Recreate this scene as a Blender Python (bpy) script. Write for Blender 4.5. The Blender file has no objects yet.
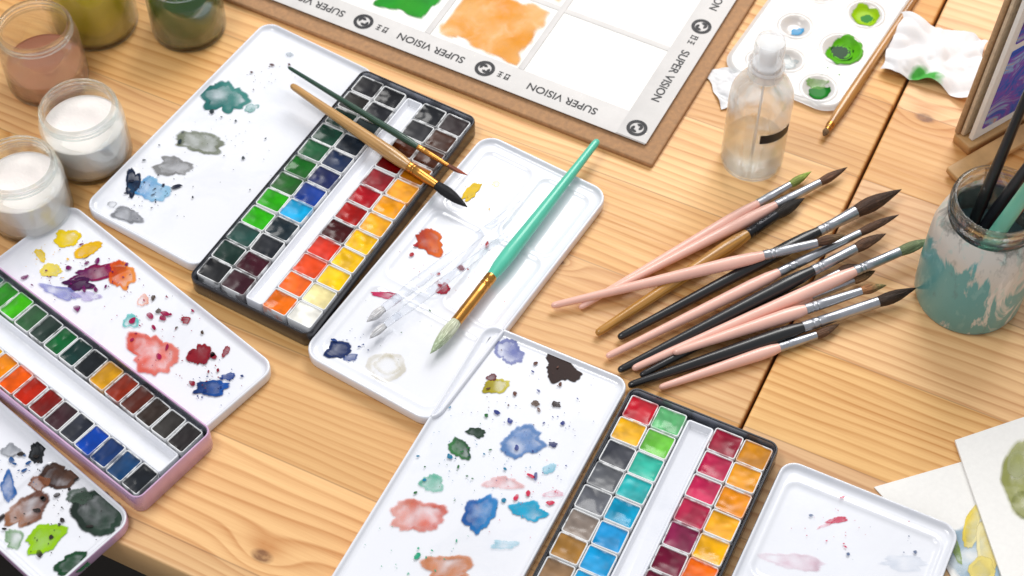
import bpy, math, random
from mathutils import Vector, Matrix, noise
random.seed(7)
sc=bpy.context.scene
COL=sc.collection
# ---------------------------------------------------------------- camera model (used to survey table positions)
H=0.90; TH=math.radians(54); F=1781.0
ST,CT=math.sin(TH),math.cos(TH)
def P(u,v,z=0.0):
    a=(u-512)/F; b=(v-288)/F
    t=(H-z)/(ST+b*CT)
    return Vector((t*a,t*(CT-b*ST),z))
def lin(h):
    h=h.lstrip('#')
    o=[]
    for i in (0,2,4):
        c=int(h[i:i+2],16)/255
        o.append(c/12.92 if c<=0.04045 else ((c+0.055)/1.055)**2.4)
    return (o[0],o[1],o[2],1.0)
# ---------------------------------------------------------------- node helper
class NT:
    def __init__(s,name):
        s.m=bpy.data.materials.new(name); s.m.use_nodes=True
        s.t=s.m.node_tree; s.t.nodes.clear()
        s.out=s.t.nodes.new('ShaderNodeOutputMaterial')
    def n(s,ty,**k):
        x=s.t.nodes.new(ty)
        for a,b in k.items(): setattr(x,a,b)
        return x
    def put(s,sock,v):
        if isinstance(v,bpy.types.NodeSocket): s.t.links.new(v,sock)
        elif v is not None: sock.default_value=v
    def math(s,op,a,b=None,c=None,clamp=False):
        x=s.n('ShaderNodeMath',operation=op,use_clamp=clamp)
        s.put(x.inputs[0],a)
        if b is not None: s.put(x.inputs[1],b)
        if c is not None: s.put(x.inputs[2],c)
        return x.outputs[0]
    def mix(s,f,a,b,mode='MIX'):
        x=s.n('ShaderNodeMix',data_type='RGBA',blend_type=mode)
        s.put(x.inputs[0],f); s.put(x.inputs[6],a); s.put(x.inputs[7],b)
        return x.outputs[2]
    def vec(s,x,y,z=0.0):
        c=s.n('ShaderNodeCombineXYZ'); s.put(c.inputs[0],x); s.put(c.inputs[1],y); s.put(c.inputs[2],z)
        return c.outputs[0]
    def noise(s,v,scale,detail=3,rough=0.5,dist=0.0):
        x=s.n('ShaderNodeTexNoise'); s.put(x.inputs['Vector'],v)
        x.inputs['Scale'].default_value=scale; x.inputs['Detail'].default_value=detail
        x.inputs['Roughness'].default_value=rough; x.inputs['Distortion'].default_value=dist
        return x.outputs[0]
    def ramp(s,f,lo,hi,a=0.0,b=1.0):
        x=s.n('ShaderNodeMapRange',clamp=True); s.put(x.inputs[0],f)
        x.inputs[1].default_value=lo; x.inputs[2].default_value=hi
        x.inputs[3].default_value=a; x.inputs[4].default_value=b
        return x.outputs[0]
    def obj(s):
        return s.n('ShaderNodeTexCoord').outputs['Object']
    def pr(s,color,rough=0.5,metal=0.0,**k):
        p=s.n('ShaderNodeBsdfPrincipled')
        s.put(p.inputs['Base Color'],color); s.put(p.inputs['Roughness'],rough); s.put(p.inputs['Metallic'],metal)
        for a,b in k.items(): s.put(p.inputs[a.replace('_',' ')],b)
        s.p=p
        return p
    def bump(s,h,strength=0.3,dist=0.001):
        b=s.n('ShaderNodeBump'); b.inputs['Strength'].default_value=strength; b.inputs['Distance'].default_value=dist
        s.put(b.inputs['Height'],h); s.t.links.new(b.outputs[0],s.p.inputs['Normal'])
    def done(s,sh=None):
        s.t.links.new(sh if sh else s.p.outputs[0],s.out.inputs[0]); return s.m
_mc={}
def simple(name,color,rough=0.5,metal=0.0,var=0.12,scale=60,bump=0.1,coat=0.0,**k):
    key=(name,color,rough)
    if key in _mc: return _mc[key]
    n=NT(name); c=lin(color) if isinstance(color,str) else color
    f=n.noise(n.obj(),scale,4,0.6)
    dark=tuple(x*(1-var*2) for x in c[:3])+(1,)
    lite=tuple(min(1,x*(1+var*0.6)) for x in c[:3])+(1,)
    n.pr(n.mix(n.ramp(f,0.3,0.7),dark,lite),n.ramp(f,0.3,0.7,max(0.02,rough-0.07),min(1,rough+0.1)),metal,**k)
    n.p.inputs['Coat Weight'].default_value=coat
    if bump: n.bump(n.noise(n.obj(),scale*6,3),bump,0.0004)
    _mc[key]=n.done(); return _mc[key]
# ---------------------------------------------------------------- mesh helpers
def mk(name,verts,faces,mats,parent=None,smooth=True,mi=None,matrix=None,cols=None):
    me=bpy.data.meshes.new(name); me.from_pydata([tuple(v) for v in verts],[],faces)
    for m in (mats if isinstance(mats,(list,tuple)) else [mats]): me.materials.append(m)
    if mi:
        for p,i in zip(me.polygons,mi): p.material_index=i
    if smooth: me.polygons.foreach_set('use_smooth',[True]*len(me.polygons))
    if cols:
        a=me.color_attributes.new('Col','FLOAT_COLOR','POINT')
        for i,c in enumerate(cols): a.data[i].color=c
    me.update()
    if smooth is True:
        try: me.set_sharp_from_angle(angle=math.radians(50))
        except Exception: pass
    o=bpy.data.objects.new(name,me); COL.objects.link(o)
    if parent: o.parent=parent
    if matrix is not None: o.matrix_local=matrix
    return o
def empty(name,matrix,label,category,group=None):
    o=bpy.data.objects.new(name,None); o.empty_display_size=0.02; COL.objects.link(o)
    o.matrix_world=matrix; o['label']=label; o['category']=category
    if group: o['group']=group
    return o
def rrect(w,h,r,n=6):
    r=max(0.0001,min(r,w/2-1e-5,h/2-1e-5)); pts=[]
    for cx,cy,a0 in ((w/2-r,h/2-r,0),(-w/2+r,h/2-r,90),(-w/2+r,-h/2+r,180),(w/2-r,-h/2+r,270)):
        for i in range(n+1):
            a=math.radians(a0+90*i/n); pts.append((cx+r*math.cos(a),cy+r*math.sin(a)))
    return pts
def loft(rings,capb=True,capt=False):
    V=[];Fc=[];n=len(rings[0])
    for r in rings: V+=r
    for k in range(len(rings)-1):
        for i in range(n):
            j=(i+1)%n; Fc.append((k*n+i,k*n+j,(k+1)*n+j,(k+1)*n+i))
    if capb: Fc.append(tuple(reversed(range(n))))
    if capt: Fc.append(tuple((len(rings)-1)*n+i for i in range(n)))
    return V,Fc
def rrings(W,L,r,prof,n=6):
    return [[(x,y,z) for x,y in rrect(W-2*i,L-2*i,max(0.0003,r-i),n)] for i,z in prof]
def lathe(prof,seg=40):
    V=[];Fc=[]
    for r,z in prof:
        for i in range(seg):
            a=2*math.pi*i/seg; V.append((r*math.cos(a),r*math.sin(a),z))
    for k in range(len(prof)-1):
        for i in range(seg):
            j=(i+1)%seg; Fc.append((k*seg+i,k*seg+j,(k+1)*seg+j,(k+1)*seg+i))
    if prof[0][0]>1e-6: Fc.append(tuple(reversed(range(seg))))
    if prof[-1][0]>1e-6 : Fc.append(tuple((len(prof)-1)*seg+i for i in range(seg)))
    return V,Fc
def sdrect(x,y,cx,cy,w,h,r):
    dx=abs(x-cx)-w/2+r; dy=abs(y-cy)-h/2+r
    return math.hypot(max(dx,0),max(dy,0))+min(max(dx,dy),0)-r
def sst(a,b,x):
    t=max(0,min(1,(x-a)/(b-a))); return t*t*(3-2*t)
def rect(anchor,toward,L,W,side,z):
    a=P(*anchor,z); b=P(*toward,z); d=(b-a); d.normalize()
    r=Vector((d.y,-d.x,0)); c=a+d*L/2+r*side*W/2
    m=Matrix(((r.x,d.x,0,c.x),(r.y,d.y,0,c.y),(0,0,1,0),(0,0,0,1)))
    return m
# ---------------------------------------------------------------- materials
def wood_mat(name,light,dark,knots=(),plank=0.070,plen=4.0,seams=True,ringw=0.0075):
    n=NT(name); s=n.n('ShaderNodeSeparateXYZ'); n.put(s.inputs[0],n.obj())
    x,y=s.outputs[0],s.outputs[1]
    yp=n.math('DIVIDE',y,plank); row=n.math('FLOOR',yp); fy=n.math('FRACT',yp)
    w2=n.n('ShaderNodeTexWhiteNoise',noise_dimensions='1D'); n.put(w2.inputs['W'],n.math('ADD',n.math('MULTIPLY',row,17.31),n.math('MULTIPLY',n.math('GREATER_THAN',x,0.0),5.77)))
    rnd=w2.outputs[0]
    n1=n.noise(n.vec(n.math('ADD',n.math('MULTIPLY',x,1.9),n.math('MULTIPLY',rnd,31.0)),n.math('ADD',n.math('MULTIPLY',y,10.0),n.math('MULTIPLY',rnd,13.0))),1.0,3,0.45)
    c=n.math('ADD',n.math('DIVIDE',y,ringw),n.math('MULTIPLY',n1,9.0))
    kd=None
    for kx,ky,kr in knots:
        dx=n.math('MULTIPLY',n.math('SUBTRACT',x,kx),0.6); dy=n.math('SUBTRACT',y,ky)
        d2=n.math('ADD',n.math('MULTIPLY',dx,dx),n.math('MULTIPLY',dy,dy))
        e=n.math('EXPONENT',n.math('MULTIPLY',d2,-1/(kr*kr*5)))
        c=n.math('ADD',c,n.math('MULTIPLY',e,1.8))
        wob=n.math('MULTIPLY',n.noise(n.vec(n.math('MULTIPLY',x,200.0),n.math('MULTIPLY',y,300.0)),1.0,3),1.6)
        e2=n.math('MULTIPLY',n.ramp(n.math('EXPONENT',n.math('MULTIPLY',d2,-1/(kr*kr*0.4))),.2,.6),n.math('ADD',wob,0.1),clamp=True)
        kd=e2 if kd is None else n.math('MAXIMUM',kd,e2)
    fr=n.math('FRACT',c)
    ring=n.math('MULTIPLY',n.math('POWER',fr,2.4),n.ramp(fr,1.0,0.86))
    ringamp=n.math('MULTIPLY_ADD',n.noise(n.vec(n.math('MULTIPLY',x,1.5),n.math('ADD',n.math('MULTIPLY',y,20.0),rnd)),1.0,2),1.4,0.0)
    fib=n.noise(n.vec(n.math('MULTIPLY',x,16.0),n.math('MULTIPLY',y,620.0)),1.0,4,0.65)
    big=n.noise(n.vec(n.math('MULTIPLY',x,2.2),n.math('MULTIPLY',y,34.0)),1.0,4,0.55)
    f=n.math('ADD',n.math('MULTIPLY',n.math('MULTIPLY',ring,ringamp),1.0),n.math('MULTIPLY',n.ramp(big,0.3,0.75),0.42))
    f=n.math('ADD',f,n.math('MULTIPLY',n.math('SUBTRACT',fib,0.5),0.6),clamp=True)
    col=n.mix(f,lin(light),lin(dark))
    col=n.mix(n.math('MULTIPLY',n.math('POWER',rnd,1.5),0.42),col,lin('#c07c3a'))
    wc=w2.outputs[1]; sp=n.n('ShaderNodeSeparateColor'); n.put(sp.inputs[0],wc)
    hs=n.n('ShaderNodeHueSaturation'); n.put(hs.inputs['Value'],n.ramp(sp.outputs[1],0,1,0.88,1.08)); n.put(hs.inputs['Saturation'],n.ramp(sp.outputs[2],0,1,0.88,1.06)); n.put(hs.inputs['Color'],col); col=hs.outputs[0]
    if kd is not None: col=n.mix(n.math('MULTIPLY',kd,0.85),col,(0.17,0.06,0.02,1))
    if seams:
        sy=n.math('SUBTRACT',1.0,n.ramp(n.math('MINIMUM',fy,n.math('SUBTRACT',1.0,fy)),0.003,0.010))
        col=n.mix(n.math('MULTIPLY',sy,0.40),col,(0.16,0.07,0.03,1))
    n.pr(col,n.ramp(fib,0.3,0.7,0.36,0.52)); n.p.inputs['Specular IOR Level'].default_value=0.36
    n.bump(n.math('ADD',n.math('MULTIPLY',fib,0.6),n.math('MULTIPLY',ring,-0.6)),0.12,0.0006)
    return n.done()
def enamel(name,c='#e5e7ee'):
    n=NT(name); ob=n.obj()
    a=n.noise(ob,26,5,0.62,0.6); b=n.noise(ob,9,3,0.5)
    col=n.mix(n.math('MULTIPLY',n.ramp(a,0.50,0.72),0.20),lin(c),(0.42,0.48,0.60,1))
    col=n.mix(n.math('MULTIPLY',n.ramp(b,0.5,0.8),0.12),col,(0.62,0.54,0.46,1))
    n.pr(col,n.ramp(a,0.3,0.7,0.10,0.26)); n.p.inputs['Coat Weight'].default_value=0.4
    n.bump(n.noise(ob,35,2),0.08,0.001)
    return n.done()
ENAMEL=enamel('white_enamel')
BLACKTIN=simple('black_tin_lacquer','#202127',0.3,0.3,0.1,40,0.05,0.4)
PINKTIN=simple('lavender_pink_tin_lacquer','#d6b0d2',0.3,0.2,0.06,40,0.05,0.4)
STEEL=simple('bare_steel','#9a9da6',0.3,0.9,0.1,80,0.05)
def pan_mats():
    n=NT('plastic_pan_with_dried_paint'); oi=n.n('ShaderNodeObjectInfo'); ob=n.obj()
    ad=n.n('ShaderNodeVectorMath',operation='ADD'); n.put(ad.inputs[0],ob); n.put(ad.inputs[1],oi.outputs['Location'])
    f=n.noise(ad.outputs[0],130,3,.5)
    ff=n.math('ADD',f,n.math('MULTIPLY',oi.outputs['Random'],0.22))
    n.pr(n.mix(n.math('MULTIPLY',n.ramp(ff,0.62,0.74),0.7),(0.80,0.81,0.82,1),oi.outputs['Color']),0.35)
    cup=n.done()
    n=NT('watercolour_cake'); oi=n.n('ShaderNodeObjectInfo'); ob=n.obj()
    add=n.n('ShaderNodeVectorMath',operation='ADD'); n.put(add.inputs[0],ob); n.put(add.inputs[1],oi.outputs['Location'])
    v=add.outputs[0]; f=n.noise(v,85,2,0.5,.3); g=n.noise(v,420,3,0.6); k=n.noise(v,60,2)
    hs=n.n('ShaderNodeHueSaturation'); n.put(hs.inputs['Color'],oi.outputs['Color']); n.put(hs.inputs['Value'],n.ramp(f,0.35,0.65,0.66,1.08)); hs.inputs['Saturation'].default_value=1.12
    n.pr(hs.outputs[0],n.ramp(k,0.42,0.58,0.2,0.5)); n.p.inputs['Specular IOR Level'].default_value=0.28
    n.bump(n.math('ADD',f,n.math('MULTIPLY',g,0.12)),0.22,0.0006)
    return cup,n.done()
CUP,CAKE=pan_mats()
def paint_mat():
    n=NT('dried_watercolour'); a=n.n('ShaderNodeAttribute',attribute_name='Col')
    ob=n.obj(); f=n.noise(ob,220,3,0.55,0.3); g=n.noise(ob,60,3,0.55,0.8)
    A=a.outputs['Alpha']
    nz=n.math('ADD',n.math('MULTIPLY',n.math('SUBTRACT',f,0.5),0.6),n.math('MULTIPLY',n.math('SUBTRACT',g,0.5),2.6))
    thin=n.math('SUBTRACT',1.15,A,clamp=True)
    al=n.math('MULTIPLY',A,n.math('ADD',0.97,n.math('MULTIPLY',nz,n.math('ADD',0.1,n.math('MULTIPLY',thin,1.2)))),clamp=True)
    hs=n.n('ShaderNodeHueSaturation'); n.put(hs.inputs['Color'],a.outputs['Color']); n.put(hs.inputs['Value'],n.ramp(g,0.3,0.7,1.1,0.78)); hs.inputs['Saturation'].default_value=1.1
    n.pr(hs.outputs[0],0.45); n.p.inputs['Specular IOR Level'].default_value=0.2
    tr=n.n('ShaderNodeBsdfTransparent'); mx=n.n('ShaderNodeMixShader')
    n.put(mx.inputs[0],al); n.t.links.new(tr.outputs[0],mx.inputs[1]); n.t.links.new(n.p.outputs[0],mx.inputs[2])
    return n.done(mx.outputs[0])
PAINT=paint_mat()
def glass(name,tint=(0.97,0.99,0.98,1),rough=0.0,transp=0.5,ior=1.45):
    n=NT(name); n.pr(tint,rough); n.p.inputs['Transmission Weight'].default_value=1.0; n.p.inputs['IOR'].default_value=ior
    if rough>0.01: n.put(n.p.inputs['Roughness'],n.ramp(n.noise(n.obj(),40,3),0.45,0.8,rough,rough+0.1))
    tr=n.n('ShaderNodeBsdfTransparent'); tr.inputs[0].default_value=tint
    mx=n.n('ShaderNodeMixShader'); mx.inputs[0].default_value=transp
    n.t.links.new(n.p.outputs[0],mx.inputs[1]); n.t.links.new(tr.outputs[0],mx.inputs[2])
    return n.done(mx.outputs[0])
GLASS=glass('clear_glass',(0.96,0.985,0.975,1),0.0,0.5)
# ---------------------------------------------------------------- table and floor
g0=P(742,425); g1=P(905,85)
sd=(g1-g0).normalized(); gd=Vector((sd.y,-sd.x,0))
gm=Matrix(((gd.x,sd.x,0,g0.x),(gd.y,sd.y,0,g0.y),(0,0,1,0),(0,0,0,1)))
gi=gm.inverted()
yedge=((gi@P(135,540)).y+(gi@P(200,576)).y)/2-0.004
def kl(u,v): q=gi@P(u,v); return q.x,q.y
k1=kl(262,556); k2=kl(925,118); k3=kl(12,148); k4=kl(560,262)
WOOD=wood_mat('pine_tabletop','#f2c588','#b9783a',((k1[0],k1[1],0.006),(k2[0],k2[1],0.006),(k3[0],k3[1],0.005),(k4[0],k4[1],0.003)))
tab=empty('wooden_table',gm,'honey coloured pine table with a dark joint between its leaves','table')
def slab(name,x0,x1,y0,y1,zt,zb,mat,parent,rr=0.004,matrix=None):
    V,Fc=loft([[(x+(x0+x1)/2,y+(y0+y1)/2,z) for x,y in rrect(x1-x0-2*i,y1-y0-2*i,max(rr-i,0.0005),3)] for i,z in ((0.001,zb),(0,zb+0.001),(0,zt-0.0012),(0.0004,zt-0.0003),(0.0012,zt))] if zt-zb>.003 else [[(x+(x0+x1)/2,y+(y0+y1)/2,z) for x,y in rrect(x1-x0-2*i,y1-y0-2*i,max(rr-i,0.0002),3)] for i,z in ((0,zb),(0,zt-(zt-zb)*.2),(0.0002,zt))],True,True)
    return mk(name,V,Fc,mat,parent,matrix=matrix)
slab('table_leaf',-1.25,-0.0011,yedge,1.0,0,-0.03,WOOD,tab)
slab('table_leaf',0.0011,0.62,yedge,1.0,0,-0.03,WOOD,tab)
DARKW=simple('dark_underframe','#3a2a1e',0.6)
slab('table_apron',-1.2,0.57,yedge+0.05,yedge+0.075,-0.032,-0.11,DARKW,tab)
for lx in (-1.17,0.54):
    for ly in (yedge+0.09,0.92):
        slab('leg',lx-0.03,lx+0.03,ly-0.03,ly+0.03,-0.032,-0.75,DARKW,tab)
fl=mk('floor',[(-4,-3,-0.75),(4,-3,-0.75),(4,5,-0.75),(-4,5,-0.75)],[(0,1,2,3)],simple('dark_floor','#2b2622',0.6,0,0.2,3),None,False)
fl['kind']='structure'; fl['label']='dark floor beneath the table'
# ---------------------------------------------------------------- watercolour palettes
def panel_h(W,L,h,wells):
    fz=h-0.0028
    def f(x,y):
        z=fz
        for cx,cy,w,l in wells:
            d=sdrect(x,y,cx,cy,w,l,0.006)
            z-=0.0009*sst(0.0012,-0.0018,d)
            z+=0.0004*max(0,1-abs(d-0.0014)/0.0014)
        return z
    return f
def panel(name,world,root,W,L,h,r,wells,outer,label=None,zoff=0.0):
    hf=panel_h(W,L,h,wells)
    prof=[(0.0012,0),(0.0002,0.0008),(0,0.0018),(0,h-0.0010),(0.0003,h-0.0003),(0.0007,h),(0.0012,h),(0.0018,h-0.0006),(0.0024,h-0.0017),(0.0034,h-0.0026),(0.0056,h-0.0028)]
    R=rrings(W,L,r,prof,7); V,Fc=loft(R,True)
    nm=len(R[0]); mi=[1 if k//nm<4 else 0 for k in range(len(Fc)-1)]+[1]
    base=len(V); nx,ny=int(W/0.0012),int(L/0.0012); wi,li=W-0.0105,L-0.0105; ri=max(r-0.005,0.001)
    for j in range(ny+1):
        for i in range(nx+1):
            x=(i/nx-0.5)*wi; y=(j/ny-0.5)*li
            for _ in range(2):
                d=sdrect(x,y,0,0,wi,li,ri)
                if d>0:
                    cx=max(-wi/2+ri,min(wi/2-ri,x)); cy=max(-li/2+ri,min(li/2-ri,y))
                    vx,vy=x-cx,y-cy; l=math.hypot(vx,vy); x=cx+vx/l*ri; y=cy+vy/l*ri
            V.append((x,y,hf(x,y)))
    for j in range(ny):
        for i in range(nx):
            a=base+j*(nx+1)+i; Fc.append((a,a+1,a+nx+2,a+nx+1)); mi.append(0)
    m=root.matrix_world.inverted()@world@Matrix.Translation((0,0,zoff))
    o=mk(name,V,Fc,[ENAMEL,outer],root,'s',mi,m)
    if label: o['label']=label
    return o,(root.matrix_world@m),hf
def smear(o,wm,hf,blobs,name='paint_smear',lift=0.00035,zref=0.006):
    inv=wm.inverted(); zr=wm.translation.z+zref
    for bi,b in enumerate(blobs):
        u,v,w,h,c=b[:5]; al=b[5] if len(b)>5 else 0.85; rot=math.radians(b[6]) if len(b)>6 else 0
        c2=lin(b[7]) if len(b)>7 and b[7] else None; irr=b[8] if len(b)>8 else 0.46
        rg_=b[9] if len(b)>9 else 0
        c=lin(c); sd_=random.uniform(0,99); n=80; rs=(0.0,0.2,0.4,0.55,0.7,0.82,0.90,0.96,1.0,1.07)
        V=[];C=[];Fc=[]
        pts=[]
        for i in range(n):
            a=2*math.pi*i/n
            k=1+irr*(noise.noise((math.cos(a)*0.9+sd_,math.sin(a)*0.9,0))*1.3+0.6*noise.noise((math.cos(a)*2.2,math.sin(a)*2.2+sd_,3))+0.26*noise.noise((math.cos(a)*5,math.sin(a)*5+sd_,5))+0.12*noise.noise((math.cos(a)*11,math.sin(a)*11+sd_,5)))
            pts.append((math.cos(a)*k*w/2,math.sin(a)*k*h/2))
        for ri,r in enumerate(rs):
            for (px,py) in pts:
                X=px*r; Y=py*r
                q=inv@P(u+X*math.cos(rot)-Y*math.sin(rot),v+X*math.sin(rot)+Y*math.cos(rot),zr)
                V.append((q.x,q.y,hf(q.x,q.y)+lift+bi*0.000035))
                cc=list(c)
                if c2:
                    t=max(0,min(1,0.5+px*r/w*1.6+0.5*noise.noise((X*.15+sd_,Y*.15,0)))); cc=[cc[k]*(1-t)+c2[k]*t for k in range(3)]+[1]
                ed=1.0 if r<0.8 else (0.88 if r<1.0 else 0.92)
                side=0.25*noise.noise((X*.08+sd_,Y*.08,7))*(1.3-al)*4
                aa=al*(0.76+side if r<0.8 else 1.0)*(0 if r>1.02 else (0.6 if r>=1.0 else 1))
                if rg_: aa=al*(0.12 if r<0.6 else (0.45 if r<.75 else 1.0))*(0 if r>1.02 else 1)
                C.append((cc[0]*ed,cc[1]*ed,cc[2]*ed,max(0,aa*(1.12 if 0.8<r<1 else 1))))
        for k in range(len(rs)-1):
            for i in range(n):
                j=(i+1)%n; Fc.append((k*n+i,k*n+j,(k+1)*n+j,(k+1)*n+i))
        mk(name,V,Fc,PAINT,o,'s',cols=C)
def splat(o,wm,hf,regions,lift=0.0005,name='paint_splatter',inside=None):
    inv=wm.inverted(); V=[];C=[];Fc=[]
    for (u,v,ru,rv,c,cnt,smax) in regions:
        c=lin(c)
        for _ in range(int(cnt*1.4)):
            q=inv@P(u+random.gauss(0,ru),v+random.gauss(0,rv),wm.translation.z+0.006)
            if inside and not inside(q.x,q.y): continue
            s=smax*(0.13+0.8*random.random()**7)/1900; asp=random.uniform(0.6,1.5); an=random.uniform(0,3.1)
            b=len(V); n=12; sx=random.uniform(0,50)
            for i in range(n):
                a=2*math.pi*i/n; k=1+.45*noise.noise((math.cos(a)+sx,math.sin(a),0))
                x=math.cos(a)*s*k*asp; y=math.sin(a)*s*k/asp
                X=q.x+x*math.cos(an)-y*math.sin(an); Y=q.y+x*math.sin(an)+y*math.cos(an)
                V.append((X,Y,hf(X,Y)+lift+.0006)); C.append((c[0],c[1],c[2],random.uniform(0.6,1.3)))
            Fc.append(tuple(range(b,b+n)))
    if not V: return
    s=mk(name,V,Fc,PAINT,o,'s',cols=C); s['kind']='stuff'
def pan_mesh(w,l,h):
    pr=[(0.0006,0),(0,0.001),(0,h-0.0003),(0.0002,h),(0.0006,h),(0.0008,h-0.0004),(0.0010,h-0.005)]
    V,Fc=loft(rrings(w,l,0.0016,pr,3),True,True)
    me=bpy.data.meshes.new('paint_pan'); me.from_pydata(V,[],Fc); me.materials.append(CUP)
    me.polygons.foreach_set('use_smooth',[True]*len(me.polygons)); 
    me.set_sharp_from_angle(angle=math.radians(45)); return me
def cake_mesh(w,l,seed,h):
    V=[];Fc=[];n=18; rg=random.Random(seed); cx,cy=rg.uniform(-.3,.3),rg.uniform(-.3,.3); dep=rg.uniform(0.0003,0.0014)
    for j in range(n+1):
        for i in range(n+1):
            a=(i/n-.5)*2;b=(j/n-.5)*2
            d=math.hypot(a-cx,b-cy); e=max(abs(a),abs(b))
            z=h-0.0009-dep*math.exp(-d*d*1.8)+0.0003*noise.noise((a*1.8+seed,b*1.8,seed))+0.0003*sst(.8,1,e)
            V.append((a*(w/2-0.0007),b*(l/2-0.0007),z))
    for j in range(n):
        for i in range(n):
            q=j*(n+1)+i; Fc.append((q,q+1,q+n+2,q+n+1))
    me=bpy.data.meshes.new('paint_cake'); me.from_pydata(V,[],Fc); me.materials.append(CAKE)
    me.polygons.foreach_set('use_smooth',[True]*len(me.polygons)); return me
def tin(world,root,W,L,cols,outer,colors,label=None,h=0.0135,rows=12):
    m=root.matrix_world.inverted()@world
    prof=[(0.0010,0),(0,0.001),(0,h-0.0008),(0.0004,h),(0.0011,h),(0.0015,h-0.0006),(0.0018,0.0022)]
    V,Fc=loft(rrings(W,L,0.006,prof,6),True,True)
    nm=28; mi=[1 if k//nm<5 else 0 for k in range(len(Fc)-2)]+[1,0]
    t=mk('pan_tray',V,Fc,[STEEL,outer],root,True,mi,m)
    if label: t['label']=label
    pitch=(L-0.010)/rows; pw,pl,ph=(0.0175 if cols==4 else 0.0182),pitch-0.0006,0.0105
    iw=W-0.005
    if cols==4: xs=[-iw/2+pw/2,-iw/2+pw*1.5+0.0005,iw/2-pw*1.5-0.0005,iw/2-pw/2]
    else: xs=[-iw/2+pw/2+0.001,iw/2-pw/2-0.001]
    gw=(xs[len(xs)//2]-xs[len(xs)//2-1])-pw-0.0014
    tr=[(0,0.0025),(0,0.0112),(0.0004,0.0117),(0.0012,0.0117),(0.0026,0.0080),(0.0034,0.0075)]
    V,Fc=loft(rrings(gw,L-0.012,0.002,tr,4),True,True)
    mk('brush_trough',V,Fc,ENAMEL,t,True)
    pm=pan_mesh(pw,pl,ph); cks=[cake_mesh(pw,pl,s,ph) for s in range(12)]
    rg=random.Random(3+int(W*1000))
    for ci,x in enumerate(xs):
        for i in range(rows):
            if i>=len(colors[ci]) : continue
            c=colors[ci][i]
            y=-L/2+0.005+pitch*(i+0.5)
            o=bpy.data.objects.new('paint_pan',pm); COL.objects.link(o); o.parent=t
            o.matrix_local=Matrix.Translation((x+rg.uniform(-.0002,.0002),y,0.0024+rg.uniform(0,0.0007)))@Matrix.Rotation(rg.uniform(-.02,.02),4,'Z')@Matrix.Rotation(rg.uniform(-.02,.02),4,'X')
            k=bpy.data.objects.new('paint_cake',rg.choice(cks)); COL.objects.link(k); k.parent=o
            o.color=k.color=lin(c)
    return t
ZT=0.0135; ZP=0.0085
# ---- palette A
A_tin=rect((187,277),(362,70),0.202,0.090,1,ZT)
pa=empty('watercolor_palette',A_tin,'open black tin of 48 watercolour pans with white mixing trays','paint palette','watercolour tins open on the table')
D='#17181c'
colsA=[
 [D,'#162e28','#1e443e','#3aac28','#36a426','#2a5c2a','#226026','#1e5634','#184434','#1a332a','#2a2826','#1e1e22'],
 ['#361620','#3c1420','#1a1e26','#16262e','#18a0d4','#183a8c','#1a2454','#1c2a48','#202a36','#242f32','#24252a',D],
 ['#f0741a','#ee6414','#e64a16','#d02e16','#401012','#a41c1a','#a41a24','#861a24','#6e1c1e','#562c1c','#26262a','#1e2024'],
 ['#f4f2ea','#f5e7b0','#f6c62a','#f5bf1e','#f5ba18','#f2a818','#f09c18','#f0a014','#c87a20','#4e2c1e','#402418','#2a2022']]
tin(A_tin,pa,0.090,0.202,4,BLACKTIN,colsA)
A_l=rect((82,206),(260,26),0.196,0.094,1,ZP)
o,wm,hf=panel('mixing_lid',A_l,pa,0.094,0.196,ZP,0.010,[],ENAMEL,'white lid with muted green, grey and blue stains')
smear(o,wm,hf,[(226,99,40,34,'#2f6f6c',.85,-20,'#4a8a84'),(252,108,14,8,'#7fb5b0',.5),(203,143,52,20,'#7c8270',.7,5),(175,166,38,19,'#848484',.7,5),(150,188,38,26,'#4d94cc',.75,0,'#9fcbe8'),(133,183,14,26,'#16233c',1.0,10),(128,214,30,14,'#787a80',.6,10),(112,205,10,6,'#777b80',.5),(290,55,8,4,'#a9b4bd',.6)])
splat(o,wm,hf,[(150,200,22,12,'#1c2234',30,5),(225,140,25,20,'#28343a',26,4),(185,165,40,30,'#555a60',18,3),(260,75,16,12,'#4c2c2c',14,4)],inside=lambda x,y:abs(x)<.040 and abs(y)<.09)
A_r=rect((300,352),(484,134),0.207,0.096,1,ZP)
wl=[(-0.0215,0.066,0.036,0.054),(-0.0215,0.004,0.036,0.060),(0.0215,0.066,0.036,0.054),(0.0215,0.004,0.036,0.060),(0,-0.065,0.080,0.056)]
o,wm,hf=panel('folding_mixing_tray',A_r,pa,0.096,0.207,ZP,0.012,wl,ENAMEL,'white fold-out tray with mixing wells, red and blue spots')
smear(o,wm,hf,[(430,240,30,24,'#b83210',.9,20,'#e8743c'),(443,288,15,12,'#a01030',1),(383,294,26,6,'#c22b5c',.9,8),(338,350,24,16,'#10285c',1.0),(350,357,14,7,'#2d4c90',.6),(385,366,40,30,'#cfc090',.22,0,None,.2,1),(387,364,24,18,'#d8cba0',.2,0,None,.3,1),(472,191,24,10,'#f0c810',.95,-40),(496,183,10,5,'#f0d860',.6),(461,268,8,5,'#7d1530',.95)])
splat(o,wm,hf,[(440,265,28,18,'#a81c28',24,4),(350,345,14,10,'#1a3a7a',14,4),(400,320,30,20,'#3d6a4a',10,3),(470,200,20,14,'#d9a81c',12,3)],inside=lambda x,y:abs(x)<.042 and abs(y)<.096)
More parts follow.
